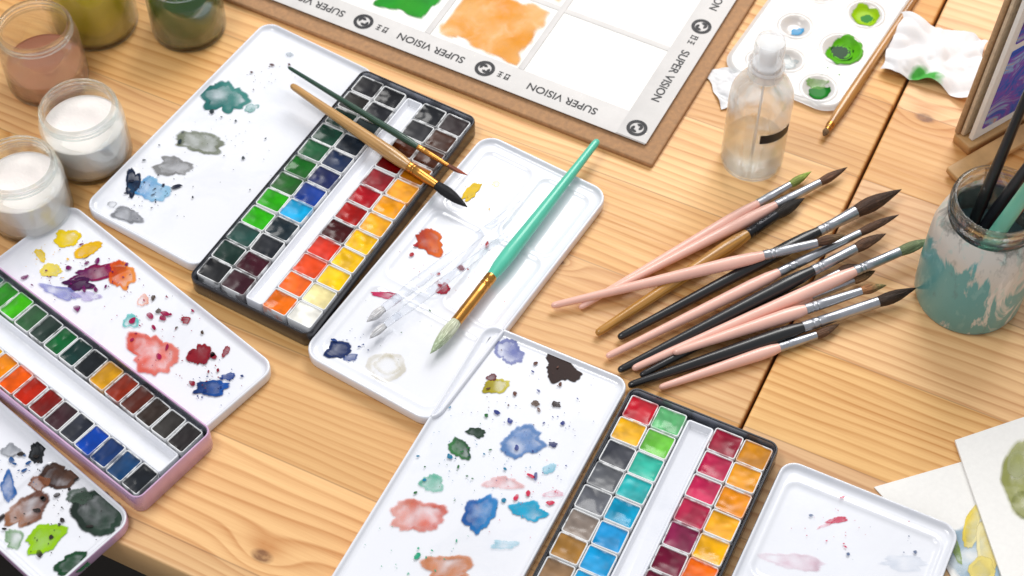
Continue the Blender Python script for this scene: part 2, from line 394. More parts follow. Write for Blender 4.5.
# ---- palette C
def rect_short(fl_,fr_,L,W,z):
    a=P(*fl_,z);b=P(*fr_,z); x=(b-a).normalized(); d=Vector((-x.y,x.x,0)); c=(a+b)/2-d*L/2
    return Matrix(((x.x,d.x,0,c.x),(x.y,d.y,0,c.y),(0,0,1,0),(0,0,0,1)))
C_tin=rect_short((632,385),(781,444),0.212,0.094,ZT)
pc=empty('watercolor_palette',C_tin,'open black tin of bright watercolour pans with stained white lid','paint palette','watercolour tins open on the table')
colsC=[
 ['#9a6a40','#8a5c38','#6a4a36','#96703f','#96785c','#a07848','#8c8078','#66686f','#5a5c61','#40424a','#edb010','#b81c2c'],
 ['#2f6fb8','#3a86c8','#3f8fd0','#58a8d8','#52aadc','#3ca0d8','#2090cc','#2098c0','#3cacae','#48b09c','#78c05a','#70b880'],
 ['#6a2040','#722844','#7a2440','#a8603c','#7c2c50','#641a30','#701a36','#84224a','#b0304e','#c44c68','#b03050','#981434'],
 ['#e8a81c','#f0b41c','#f5c020','#f6b210','#f39210','#f2a818','#f06c14','#f3b010','#f0a814','#ea9018','#e49820','#cc882c']]
tin(C_tin,pc,0.094,0.212,4,BLACKTIN,colsC)
C_l=rect_short((488,322),(630,380),0.212,0.096,ZP)
o,wm,hf=panel('mixing_lid',C_l,pc,0.096,0.212,ZP,0.009,[],ENAMEL,'white lid covered in many coloured watercolour stains')
smear(o,wm,hf,[(508,352,30,26,'#7c84bc',.65),(562,369,38,28,'#240a05',1.4,10,None,.4),(495,386,28,14,'#a89a10',.85,-10,'#cbbf50'),(492,378,10,7,'#6a2a30',.8),(461,449,20,22,'#3d7a46',.85,-30,'#1f4a2c'),(476,433,18,9,'#1a3626',1.1),(522,442,42,32,'#5f88c0',.72),(418,517,56,34,'#e8907c',.55,-5,'#e06a58'),(478,514,28,40,'#1858a4',.85,15,'#4a8ecc'),(529,512,34,18,'#3fb0d8',.78),(500,483,34,15,'#f0a8a6',.36),(433,483,20,18,'#48b090',.58),(450,569,48,24,'#d88a5c',.6),(548,470,16,8,'#5cbcd4',.5,-30),(553,445,8,5,'#384070',.9),(556,405,10,6,'#2a1a18',1.1),(535,404,8,6,'#5a4434',.9),(505,545,26,9,'#7cccE2',.3),(553,494,18,7,'#e490a4',.35)])
splat(o,wm,hf,[(540,430,30,30,'#384280',36,4),(520,400,35,20,'#5b3a30',26,3),(470,470,40,30,'#2a7a9c',36,3.6),(440,450,25,30,'#2f6a3c',24,4),(540,500,20,25,'#c84a60',18,4),(410,550,30,20,'#3c9e7c',16,4)],inside=lambda x,y:abs(x)<.042 and abs(y)<.1)
C_r=rect_short((785,457),(962,528),0.212,0.106,ZP)
wl=[(0,0.062,0.090,0.064),(-0.0235,-0.02,0.04,0.07),(0.0235,-0.02,0.04,0.07),(0,-0.082,0.088,0.03)]
o,wm,hf=panel('folding_mixing_tray',C_r,pc,0.106,0.212,ZP,0.010,wl,BLACKTIN,'nearly clean white fold-out tray with faint pink smears')
smear(o,wm,hf,[(838,519,18,6,'#e0355c',.6,-10),(826,524,20,3,'#e86a80',.45,-25),(795,562,60,16,'#e09cb4',.18,10),(905,562,60,14,'#a0b8d4',.12,5)])
splat(o,wm,hf,[(835,525,20,12,'#c84a68',14,3),(880,545,40,15,'#5a6a8a',10,2.6)],inside=lambda x,y:abs(x)<.046 and abs(y)<.1)
# ---- palette B (slim, two rows)
B_tin=rect((214,431),(0,267),0.196,0.061,-1,ZT+.002)
pb=empty('watercolor_palette',B_tin,'slim lavender pink tin of two pan rows with stained trays','paint palette','watercolour tins open on the table')
colsB=[
 ['#1c2026','#1a406a','#163468','#1846a8','#262a36','#3a2228','#7c1c18','#b82c1c','#ea5e1a','#f08c1c','#f0b82c','#f0d04a','#e8e0a0','#f0f0e0'],
 ['#1c1618','#2b2826','#2a1e18','#522218','#8a2c18','#d89c20','#1a1e22','#143430','#1c6034','#1e302a','#34583a','#44b020','#3c8a34','#2c5a4a']]
t=tin(B_tin,pb,0.061,0.196,2,PINKTIN,colsB,h=0.0165,rows=14)
B_f=rect((277,366),(76,206),0.190,0.070,-1,ZP)
o,wm,hf=panel('mixing_lid',B_f,pb,0.070,0.190,ZP,0.010,[],ENAMEL,'white lid with yellow, purple, coral and navy stains')
smear(o,wm,hf,[(68,239,24,16,'#f0d010',.9),(88,250,26,12,'#f0bc18',.9,-20),(52,270,20,14,'#f0dc60',.75),(40,255,14,8,'#f0cf30',.8,40),(90,274,50,17,'#5f1650',1,-15,'#8c2a50',.5),(78,284,28,13,'#3f1040',1.1),(122,275,28,26,'#dc5018',.82,30,'#f09a58'),(62,293,34,10,'#9094d4',.5,15),(88,297,30,9,'#b8a8dc',.4),(155,355,52,38,'#e46858',.70,10,'#f08a7e'),(200,354,18,20,'#8c1224',1,20,None,.5),(226,352,6,12,'#8c2030',.9,30),(210,388,40,14,'#0a2c64',1.1,-5,'#1450a0',.5),(228,377,12,7,'#2d4a90',.8),(130,321,16,15,'#3cbcb8',.6),(143,300,10,12,'#f09060',.5),(186,321,10,7,'#981c30',.9)])
splat(o,wm,hf,[(100,280,30,16,'#6a1a58',44,5),(160,320,25,20,'#981448',26,5),(200,370,22,16,'#84142c',20,4.6),(220,385,16,12,'#103070',20,5),(60,250,20,14,'#e0b020',18,4),(175,300,20,16,'#4a3a30',12,4)],inside=lambda x,y:abs(x)<.030 and abs(y)<.09)
B_n=rect((135,517),(0,400),0.192,0.064,-1,ZP)
o,wm,hf=panel('folding_mixing_tray',B_n,pb,0.064,0.192,ZP,0.011,[(0,-0.060,0.052,0.060),(0,0.004,0.052,0.056),(0,0.062,0.052,0.050)],PINKTIN,'white fold-out tray with dark green, brown and lime pools')
smear(o,wm,hf,[(36,453,18,20,'#1c2024',1,-20),(58,477,34,22,'#34221e',1,-20,'#5a4034'),(38,484,20,14,'#8a5a44',.7),(26,512,50,26,'#a06c4c',.7,-30,'#6a4030'),(98,511,54,42,'#16261f',.98,20,'#2c4236',.3),(80,496,24,14,'#4a5c50',.65),(44,537,38,24,'#94c808',1.05,-30),(72,563,36,20,'#184428',1,-20),(8,486,14,26,'#3a6cb0',.7),(10,450,18,14,'#6a7078',.5),(14,540,20,20,'#4a8a2c',.5)])
splat(o,wm,hf,[(60,500,25,25,'#2a2422',40,5),(20,470,16,16,'#3a5a8a',16,4)],inside=lambda x,y:abs(x)<.028 and abs(y)<.09)
# ---------------------------------------------------------------- brushes
FER=simple('nickel_ferrule','#b2b4ba',0.34,0.95,0.1,90,0.05)
GOLD=simple('copper_ferrule','#c88f48',0.27,1.0,0.08,90,0.05)
BFER=simple('dark_ferrule','#2a2a2e',0.3,0.6,0.08,90,0.05)
_hm={}
def hmat(c,kind='paint'):
    if (c,kind) in _hm: return _hm[(c,kind)]
    if kind=='clear': m=glass('clear_acrylic',(0.95,0.96,0.975,1),0.0,0.72,1.2)
    elif kind=='wood':
        n=NT('varnished_wood_handle'); s=n.n('ShaderNodeSeparateXYZ'); n.put(s.inputs[0],n.obj())
        v=n.vec(n.math('MULTIPLY',s.outputs[0],700.0),n.math('MULTIPLY',s.outputs[1],700.0),n.math('MULTIPLY',s.outputs[2],25.0))
        f=n.noise(v,1.0,3); cc=lin(c); n.pr(n.mix(n.ramp(f,.35,.7),cc,(cc[0]*.55,cc[1]*.5,cc[2]*.45,1)),0.3); n.p.inputs['Coat Weight'].default_value=.4; m=n.done()
    else: m=simple('lacquered_handle',c,0.33,0,0.05,30,0.04,0.3)
    _hm[(c,kind)]=m; return m
def bmat(c,tip):
    k=('b',c,tip)
    if k in _hm: return _hm[k]
    n=NT('brush_hair'); tc=n.n('ShaderNodeTexCoord'); s=n.n('ShaderNodeSeparateXYZ'); n.put(s.inputs[0],tc.outputs['Generated'])
    s2=n.n('ShaderNodeSeparateXYZ'); n.put(s2.inputs[0],tc.outputs['Object'])
    f=n.noise(n.vec(n.math('MULTIPLY',s2.outputs[0],2200.0),n.math('MULTIPLY',s2.outputs[1],2200.0),n.math('MULTIPLY',s2.outputs[2],30.0)),1.0,2)
    t=n.ramp(n.math('ADD',s.outputs[2],n.math('MULTIPLY',f,0.3)),0.5,0.9)
    cc=lin(c)
    col=n.mix(t,cc,lin(tip)); col=n.mix(n.ramp(f,0.35,0.65,0,0.6),col,(cc[0]*.25,cc[1]*.22,cc[2]*.2,1)); col=n.mix(n.ramp(f,.45,.3,0,.35),col,(min(1,cc[0]*2.2+.03),min(1,cc[1]*2+.02),min(1,cc[2]*1.8+.015),1))
    n.pr(col,0.6); n.p.inputs['Specular IOR Level'].default_value=.3; n.bump(f,0.7,0.0008); _hm[k]=n.done(); return _hm[k]
def brush(tail,tip,hc,bc,tc,label,fs=0.72,bs=0.88,r=0.0034,zt=None,zp=None,kind='paint',fer=None,br=1.15,group='paintbrushes lying on the table',flat=False,world=None,rings=True,name='paintbrush'):
    if zt is None: zt=r
    if zp is None: zp=r*1.4
    if world: a,b=world
    else: a=P(*tail,zt); b=P(*tip,zp)
    d=b-a; L=d.length; d.normalize()
    q=d.to_track_quat('Z','Y').to_matrix().to_4x4()
    root=empty(name,Matrix.Translation(a)@q,label,'paintbrush',group)
    rf=r*0.78
    zf=fs*L; zb=bs*L
    hp=[(0.0,0),(r*0.3,0.0004),(r*0.48,0.0016),(r*0.55,0.004),(r*0.62,L*0.12),(r*0.8,zf*0.45),(r*0.98,zf*0.72),(r*1.05,zf*0.84),(r*0.97,zf*0.93),(rf*0.93,zf),(rf*0.9,zf+0.004)]
    V,Fc=lathe(hp,20); mk('handle',V,Fc,hmat(hc,kind),root)
    fp=[(rf*1.0,zf-0.0006),(rf*1.03,zf)]
    l=zb-zf
    if rings:
        for k in (0.12,0.2): fp+=[(rf*1.03,zf+l*k-0.0007),(rf*0.92,zf+l*k),(rf*1.03,zf+l*k+0.0007)]
    rb=r*br*0.62
    fp+=[(rf*1.0,zf+l*0.4),(rb,zb-0.0005),(rb,zb),(rb*0.9,zb)]
    V,Fc=lathe(fp,20); mk('ferrule',V,Fc,fer or FER,root)
    lb=L-zb
    bp=[(rb*0.88,zb-0.001),(rb*1.0,zb+lb*0.08),(rb*1.12,zb+lb*0.22),(rb*1.12,zb+lb*0.36),(rb*0.92,zb+lb*0.55),(rb*0.62,zb+lb*0.73),(rb*0.32,zb+lb*0.88),(rb*0.12,zb+lb*.96),(rb*0.02,L)]
    V,Fc=lathe(bp,28)
    bend=random.uniform(-1,1)*0.0014
    V2=[]
    for x,y,z in V:
        t=max(0,(z-zb)/lb); an=math.atan2(y,x); k=1+(0.30*noise.noise((math.cos(an)*5,math.sin(an)*5,t*1.5+bend*1e4))+0.15*noise.noise((math.cos(an)*11,math.sin(an)*11,t+bend*1e4)))*(0.3+t)
        V2.append((x*k+bend*t*t*2,y*k*(0.8 if flat else 1)+bend*t*t,z))
    mk('bristle',V2,Fc,bmat(bc,tc),root)
    return root
brush((291,85),(468,207),'#c89a5c','#15171c','#101216','brush with bare wooden handle and black bristles across a tin',0.68,0.83,0.0045,zp=ZP+0.006,zt=ZT+0.008,kind='wood',fer=GOLD)
brush((288,67),(467,177),'#17402f','#7a4a38','#c65a3c','thin dark green handled brush resting on a paint tin',0.74,0.9,0.0024,zt=ZT+0.006,zp=ZP+0.009,fer=GOLD,br=0.9)
brush((598,140),(431,354),'#52c0a4','#dfe6c8','#b9cfa8','mint green handled brush with copper ferrule on a mixing tray',0.66,0.86,0.0046,zt=0.014,zp=0.013,fer=GOLD,br=1.25)
CF=glass('clear_ferrule',(.92,.93,.95,1),0.0,.6,1.2)
brush((522,202),(366,322),'#ffffff','#e8e8ea','#dfe0e4','clear acrylic handled brush lying on a white tray',0.8,0.9,0.0036,zt=0.0125,zp=0.0118,kind='clear',fer=CF,rings=False)
brush((518,226),(368,338),'#ffffff','#e4e5e8','#d8dade','clear acrylic handled brush lying on a white tray',0.8,0.9,0.0030,zt=0.0125,zp=0.0118,kind='clear',fer=CF,rings=False)
PK='#f0bcac'
G='pile of paintbrushes fanned out on the table'
BK='#141518'; HR='#5e4230'
LP='pink handled brush with brown bristles in a pile of brushes'
LB='black handled brush with brown bristles in a pile of brushes'
brush((579,308),(812,172),PK,'#8a9a4a','#9ab84c','pink handled brush with green stained tip in a brush pile',0.76,0.9,0.0036,group=G,br=1.05)
brush((600,296),(848,168),PK,'#6a4a36','#4a3628',LP,0.70,0.88,0.0038,zt=0.006,zp=0.006,group=G,br=1.1)
brush((596,334),(804,197),'#c08a3c','#2a2420','#1d1a18','ochre wooden handled brush with dark ferrule in a pile',0.72,0.86,0.0046,zt=0.004,zp=0.007,kind='wood',fer=BFER,group=G)
brush((618,338),(901,188),BK,'#4c3426','#38281e','thick black brush with a large dark brown mop head',0.70,0.83,0.0044,zt=0.004,zp=0.010,br=1.6,group=G)
brush((551,306),(846,236),PK,HR,'#7a6242','pink handled brush lying over other brushes',0.72,0.9,0.0040,zt=0.005,zp=0.017,group=G,br=1.1)
brush((606,357),(899,214),PK,HR,'#43332a',LP,0.58,0.86,0.0039,zt=0.004,zp=0.012,group=G,br=1.05)
brush((618,371),(886,233),BK,HR,'#5a4434',LB,0.72,0.88,0.0043,zt=0.004,zp=0.011,br=1.2,group=G)
brush((632,369),(931,238),PK,'#7d8a64','#8fa078','long pink handled brush with sage green stained bristles',0.74,0.89,0.0042,zt=0.004,zp=0.014,br=1.2,group=G)
brush((673,353),(886,283),PK,'#a8744a','#8a8a5a','pink handled brush with tan bristles in a brush pile',0.62,0.88,0.0042,zt=0.0075,zp=0.011,br=1.0,group=G)
brush((628,386),(917,289),BK,'#3c2c22','#281f1a','long black brush with dark mop head in a brush pile',0.60,0.86,0.0044,zt=0.004,zp=0.009,br=1.3,group=G)
brush((659,388),(841,327),PK,'#6a4c38','#56402e',LP,0.66,0.86,0.0038,zt=0.0036,zp=0.005,group=G,br=1.1)
brush((640,376),(860,262),BK,HR,'#3f2f25',LB,0.76,0.9,0.0038,zt=0.004,zp=0.0045,group=G)
brush((640,362),(876,272),PK,'#8a6a4a','#5a4a34',LP,0.72,0.9,0.0038,zt=0.004,zp=0.006,group=G)
brush((928,-22),(823,136),'#c08a48','#8a6a44','#6a5038','slim wooden handled brush lying beside a plastic palette',0.93,0.965,0.0034,kind='wood',fer=GOLD,br=0.9)
# ---------------------------------------------------------------- taped painting board
b0=P(652,166,0.003); bx=P(236,3,0.003)-b0; bx.normalize()
Y=bx; X=Vector((Y.y,-Y.x,0))
bm=Matrix(((X.x,Y.x,0,b0.x),(X.y,Y.y,0,b0.y),(0,0,1,0),(0,0,0,1)))
pb_=empty('painting_board',bm,'kraft backing board with taped watercolour paper, green and orange washes','drawing board')
KRAFT=simple('kraft_board','#b08660',0.8,0,0.12,300,0.2)
slab('backing_board',0,0.32,0,0.46,0.004,0,KRAFT,pb_,0.0015)
PAPER=simple('cotton_watercolour_paper','#f3f1ed',0.85,0,0.02,400,0.2)
tw=0.022; off=0.012; offy=0.0105
slab('paper_sheet',off+.003,0.30,offy+.003,0.44,0.0056,0.0041,PAPER,pb_,0.0008)
TAPE=simple('white_paper_tape','#d3d0ce',0.6,0,0.05,70,0.1)
def strip(x0,x1,y0,y1,z,name='tape_strip'):
    return slab(name,x0,x1,y0,y1,z,z-0.0004,TAPE,pb_,0.0003)
strip(off,off+tw,offy+0.0006,0.445,0.0064); strip(off+0.0005,0.31,offy,offy+tw,0.0069)
INK=simple('black_ink','#26262a',0.6,0,0.1,200,0)
def text(body,size,parent,mloc,name='lettering',mat=None,bold=0.0):
    cu=bpy.data.curves.new('t','FONT'); cu.body=body; cu.size=size; cu.align_x='CENTER'; cu.align_y='CENTER'; cu.offset=bold
    tmp=bpy.data.objects.new('t',cu); COL.objects.link(tmp)
    bpy.context.view_layer.update()
    me=bpy.data.meshes.new_from_object(tmp.evaluated_get(bpy.context.evaluated_depsgraph_get()))
    bpy.data.objects.remove(tmp); me.materials.clear(); me.materials.append(mat or INK)
    o=bpy.data.objects.new(name,me); COL.objects.link(o); o.parent=parent; o.matrix_local=mloc; return o
def emblem(parent,mloc,r=0.0070):
    V=[];Fc=[];n=36
    def ring(r0,r1,a0=0,a1=360,cx=0,cy=0):
        b=len(V)
        for i in range(n+1):
            a=math.radians(a0+(a1-a0)*i/n)
            for q in (r0,r1): V.append((cx+q*math.cos(a),cy+q*math.sin(a),0))
        for i in range(n): Fc.append((b+2*i,b+2*i+1,b+2*i+3,b+2*i+2))
    ring(r*0.66,r); ring(r*0.10,r*0.40,20,230,-r*0.20,r*0.12); ring(r*0.10,r*0.40,200,410,r*0.20,-r*0.14)
    mk('emblem',V,Fc,INK,parent,False,matrix=mloc)
def marks(parent,mloc):
    V=[];Fc=[]
    for (x,y,w,h) in ((0,.0022,.0036,.0006),(0,.0008,.0036,.0006),(-.0012,0,.0006,.005),(.0012,.0,.0006,.005),(0,-.0022,.0036,.0006),(0.0052,.002,.003,.0006),(0.0052,0,.003,.0006),(0.0052,0,.0006,.0048),(.0052,-.0022,.0034,.0006)):
        b=len(V); V+= [(x-w/2,y-h/2,0),(x+w/2,y-h/2,0),(x+w/2,y+h/2,0),(x-w/2,y+h/2,0)]; Fc.append((b,b+1,b+2,b+3))
    mk('small_characters',V,Fc,INK,parent,False,matrix=mloc)
xt=off+tw/2
def tapemarks(y,kind):
    R=Matrix.Rotation(math.pi/2,4,'Z')
    if kind=='t': text('SUPER VISION',0.0084,pb_,Matrix.Translation((xt,y,0.00665))@R,bold=0.00008)
    elif kind=='e': emblem(pb_,Matrix.Translation((xt,y,0.00665))@R)
    else: marks(pb_,Matrix.Translation((xt,y,0.00665))@R)
binv=bm.inverted()
def by(u,v): return (binv@P(u,v,0.006)).y
def bxx(u,v): return (binv@P(u,v,0.006)).x
for (u,v,k) in ((560,102,'t'),(487,66,'e'),(508,76,'m'),(434,44,'t'),(366,19,'e'),(388,27,'m'),(318,-4,'t')):
    tapemarks(by(u,v),k)
yt=offy+tw/2
R2=Matrix.Rotation(math.pi,4,'Z')
for (xx,k) in ((xt-.001,'e'),(xt+.052,'t'),(xt+.104,'e'),(xt+.092,'m'),(xt+.148,'t')):
    m=Matrix.Translation((xx,yt,0.00715))@R2
    if k=='t': text('SUPER VISION',0.0084,pb_,m,bold=0.00008)
    elif k=='e': emblem(pb_,m)
    else: marks(pb_,m)
x1=off+tw+0.062
y1=by(520,70) ; y2=by(428,32)
for yy in (y1,y2): strip(off+tw+0.0003,0.30,yy-0.0022,yy+0.0022,0.0063,'dividing_tape')
strip(x1,x1+0.0044,offy+tw+0.0003,0.44,0.0060,'dividing_tape')
def board_wash(x0,x1_,y0,y1_,c,seed,alpha=.95,c2=None):
    V=[];C=[];Fc=[];n=30; cc=lin(c); cd=lin(c2 or c)
    for j in range(n+1):
        for i in range(n+1):
            a=i/n;b=j/n
            e=min(a,1-a,b,1-b)
            k=noise.noise((a*3+seed,b*3,0))*0.8+0.5
            al=alpha*sst(0.0,0.05,e-0.03+0.10*(noise.noise((a*5,b*5,seed))))
            k=max(0,min(1,k))
            V.append((x0+(x1_-x0)*a,y0+(y1_-y0)*b,0.00585))
            C.append(tuple(cc[q]*(1-k)+cd[q]*k for q in range(3))+(al,))
    for j in range(n):
        for i in range(n):
            q=j*(n+1)+i; Fc.append((q,q+1,q+n+2,q+n+1))
    mk('paint_wash',V,Fc,PAINT,pb_,'s',cols=C)
board_wash(off+tw+0.001,x1-0.001,y1+0.003,y2-0.003,'#e89838',3,.82,'#f0bc80')
board_wash(off+tw+0.006,x1-0.006,y2+0.006,y2+0.05,'#1f8428',8,1.1,'#3ca030')
board_wash(x1+0.006,x1+0.07,y1+0.004,y2-0.004,'#e8a05c',5,.8,'#f5d2a0')
# ---------------------------------------------------------------- jars
def jar(base,r,h,content,fill,label,body_mat=None,cm=None,name='glass_jar',neck=0.86,group='small glass jars of paint and water'):
    root=empty(name,Matrix.Translation(P(*base)),label,'jar',group)
    n=neck
    prof=[(0,0.0),(r*.86,0.0),(r*.96,.0012),(r,.004),(r,h*.70),(r*.985,h*.76),(r*(n+.06),h*.82),(r*n,h*.85),(r*n,h*.865),(r*(n+.06),h*.872),(r*(n+.06),h*.888),(r*n,h*.895),(r*n,h*.925),(r*(n+.06),h*.932),(r*(n+.06),h*.948),(r*n,h*.955),(r*(n+.01),h*.985),(r*(n-.01),h),(r*(n-.05),h),(r*(n-.07),h*.985),(r*(n-.08),h*.87),(r*.90,h*.76),(r*.93,h*.7),(r*.93,.006),(r*.85,.004),(0,.004)]
    V,Fc=lathe(prof,48); mk('glass_body',V,Fc,body_mat or GLASS,root)
    if content:
        m=cm or simple('paint_water',content,0.25,0,0.12,60,0.1)
        zf=.0045+(h-.006)*fill
        rr=r*.925 if fill<.68 else r*.8
        cp=[(0,.0043),(r*.84,.0043),(r*.922,.0064),(r*.922,min(zf,h*.68)-.0006)]
        if fill>.68: cp+=[(r*.9,h*.74),(r*(n-.09),h*.86),(r*(n-.09),zf)]
        else: cp+=[(r*.922,zf+.0008),(r*.90,zf)]
        cp+=[(rr*.6,zf-.0004),(0,zf-.0003)]
        V,Fc=lathe(cp,40); mk('contents',V,Fc,m,root)
    return root
def liquid(name,c,rough=0.05,tr=0.5):
    n=NT(name); cc=lin(c); f=n.noise(n.obj(),30,3); n.pr(n.mix(f,cc,(cc[0]*.7,cc[1]*.7,cc[2]*.7,1)),rough); n.p.inputs['Transmission Weight'].default_value=tr; n.p.inputs['IOR'].default_value=1.2; return n.done()
WHT=simple('white_gouache','#f8eeea',0.55,0,0.04,90,0.6)
jar((92,156),0.0275,0.050,'#f2e9e6',.60,'small glass jar half filled with white paint on the table',cm=WHT)
jar((33,213),0.0270,0.050,'#f2e9e6',.60,'small glass jar of creamy white paint on the table',cm=WHT)
jar((50,80),0.0275,0.054,'#dba086',.28,'glass jar with a little peach tinted water',cm=liquid('peach_water','#f6b090',.05,.5))
jar((98,24),0.0290,0.070,'#c9b93c',.8,'glass jar of cloudy yellow green paint water',cm=liquid('yellow_paint_water','#ecd640',.1,.25))
jar((190,28),0.0260,0.055,'#4f7a44',.75,'glass jar of dark green paint water',cm=liquid('green_paint_water','#4c7438',.1,.2))
# large stained jar
n=NT('smeared_turquoise_paint_on_glass'); ob=n.obj()
s=n.n('ShaderNodeSeparateXYZ'); n.put(s.inputs[0],ob)
st_=n.vec(s.outputs[0],s.outputs[1],n.math('MULTIPLY',s.outputs[2],0.45))
f=n.noise(st_,34,5,.6,.9); g=n.noise(st_,120,4,.6)
zz=n.math('ADD',n.math('MULTIPLY',s.outputs[2],9.0),n.math('MULTIPLY',f,1.2))
t=n.ramp(zz,1.02,1.08)
col=n.mix(t,lin('#5c9ea0'),lin('#c9c4bc')); col=n.mix(n.math('MULTIPLY',n.ramp(f,.57,.62),.9),col,lin('#ddd7d0')); col=n.mix(n.ramp(g,.6,.7,0,.35),col,lin('#4a5c60'))
col=n.mix(n.ramp(g,.42,.36,0,.35),col,lin('#8cbcb8'))
n.pr(col,.35); n.bump(f,.3,.002); n.p.inputs['Coat Weight'].default_value=.4
tr=n.n('ShaderNodeBsdfTransparent'); mx=n.n('ShaderNodeMixShader'); n.put(mx.inputs[0],n.math('MAXIMUM',n.ramp(zz,1.36,1.26),n.math('MULTIPLY',n.ramp(f,.50,.56),.85)))
n.t.links.new(tr.outputs[0],mx.inputs[1]); n.t.links.new(n.p.outputs[0],mx.inputs[2]); TQ=n.done(mx.outputs[0])
bj=P(966,294)
rj=empty('glass_jar',Matrix.Translation(bj),'large glass jar smeared with turquoise and white paint, holding brushes','jar')
r=0.0325;h=0.094
V,Fc=lathe([(0,0),(r*.85,0),(r*.96,.0015),(r,.006),(r*1.02,h*.3),(r,h*.66),(r*.93,h*.76),(r*.80,h*.83),(r*.79,h*.86),(r*.85,h*.87),(r*.85,h*.89),(r*.8,h*.9),(r*.8,h*.93),(r*.85,h*.94),(r*.85,h*.955),(r*.81,h*.965),(r*.83,h*.99),(r*.8,h),(r*.75,h),(r*.73,h*.98),(r*.73,h*.84),(r*.88,h*.75),(r*.95,h*.66),(r*.96,.008),(r*.85,.005),(0,.005)],56)
mk('glass_body',V,Fc,GLASS,rj)
V,Fc=lathe([(r*.97,.0012),(r*1.014,.006),(r*1.034,h*.3),(r*1.014,h*.66),(r*.945,h*.762),(r*.815,h*.83)],64)
Fc=[f_ for f_ in Fc if len(f_)==4]
mk('paint_coating',V,Fc,TQ,rj)
V,Fc=lathe([(0,.0053),(r*.84,.0053),(r*.952,.0085),(r*.97,h*.3),(r*.96,h*.5),(0,h*.5)],48)
mk('paint_water',V,Fc,liquid('murky_water','#6a8488',.05,.1),rj)
for (dx,dy,tx,ty,hc,lab,rr) in ((-.014,-.002,-.001,.017,BK,'black handled brush standing in a paint smeared jar',.0036),(-.012,.004,.011,.010,'#202228','dark handled brush standing in a paint smeared jar',.0038),(-.014,-.014,.003,-.014,'#6cb8a0','sage green handled brush standing in a paint smeared jar',.0046),(-.010,-.006,.014,-.002,'#c04e28','red orange handled brush standing in a paint smeared jar',.0034)):
    b=bj+Vector((dx,dy,.018)); c_=bj+Vector((tx,ty,.097)); a=b+(c_-b).normalized()*.205
    brush(None,None,hc,'#3a2c22','#2a221c',lab,.84,.94,rr,group='brushes standing in the jar',world=(a,b))
# ---------------------------------------------------------------- spray bottle
bb=P(751,160); bt=empty('spray_bottle',Matrix.Translation(bb),'clear plastic spray bottle with frosted cap, holding some water','bottle')
r=.0205
V,Fc=lathe([(0,.001),(r*.8,0),(r*.95,.001),(r,.004),(r,.060),(r*.97,.067),(r*.82,.074),(r*.58,.079),(r*.46,.081),(r*.46,.086),(r*.41,.086),(r*.41,.081),(r*.5,.0779),(r*.78,.0734),(r*.93,.0665),(r*.965,.060),(r*.965,.004),(r*.8,.0025),(0,.0025)],48)
PET=glass('clear_plastic',(0.975,0.985,0.985,1),0.0,0.5,1.3)
mk('bottle_body',V,Fc,PET,bt)
V,Fc=lathe([(0,.0029),(r*.8,.0029),(r*.955,.0046),(r*.955,.022),(r*.93,.0216),(0,.0216)],40); mk('water',V,Fc,glass('clear_water',(.97,.99,.99,1),0.0,.6,1.33),bt)
n=NT('frosted_white_plastic'); n.pr(n.mix(n.noise(n.obj(),60,2),(.86,.88,.9,1),(.93,.94,.95,1)),.15); n.p.inputs['Transmission Weight'].default_value=.5; n.p.inputs['IOR'].default_value=1.3
trn=n.n('ShaderNodeBsdfTransparent'); mxx=n.n('ShaderNodeMixShader'); mxx.inputs[0].default_value=.45; n.t.links.new(n.p.outputs[0],mxx.inputs[1]); n.t.links.new(trn.outputs[0],mxx.inputs[2]); FROST=n.done(mxx.outputs[0])
WP=simple('white_plastic','#f2f3f4',.35,0,.03)
V,Fc=lathe([(r*.47,.0835),(r*.56,.0840),(r*.56,.0905),(r*.50,.0915),(r*.48,.0916),(r*.47,.109),(r*.44,.1125),(r*.3,.1140),(0,.1143)],40); mk('cap',V,Fc,FROST,bt)
V,Fc=lathe([(r*.43,.0868),(r*.44,.0872),(r*.44,.0935),(r*.38,.0945),(r*.26,.0948),(r*.26,.104),(r*.18,.1055),(0,.1058)],28); mk('spray_nozzle',V,Fc,WP,bt)
V,Fc=lathe([(.0008,.006),(.0008,.0865),(.0,.0866)],10); mk('dip_tube',V,Fc,FROST,bt)
V=[];Fc=[]
for i in range(17):
    a=math.radians(-92+i*4.0)
    for z in (.0400,.0480): V.append((r*1.008*math.cos(a),r*1.008*math.sin(a),z))
for i in range(16): Fc.append((2*i,2*i+2,2*i+3,2*i+1))
mk('label_band',V,Fc,simple('black_print','#101012',.4,0,.05,100,0),bt,'s')
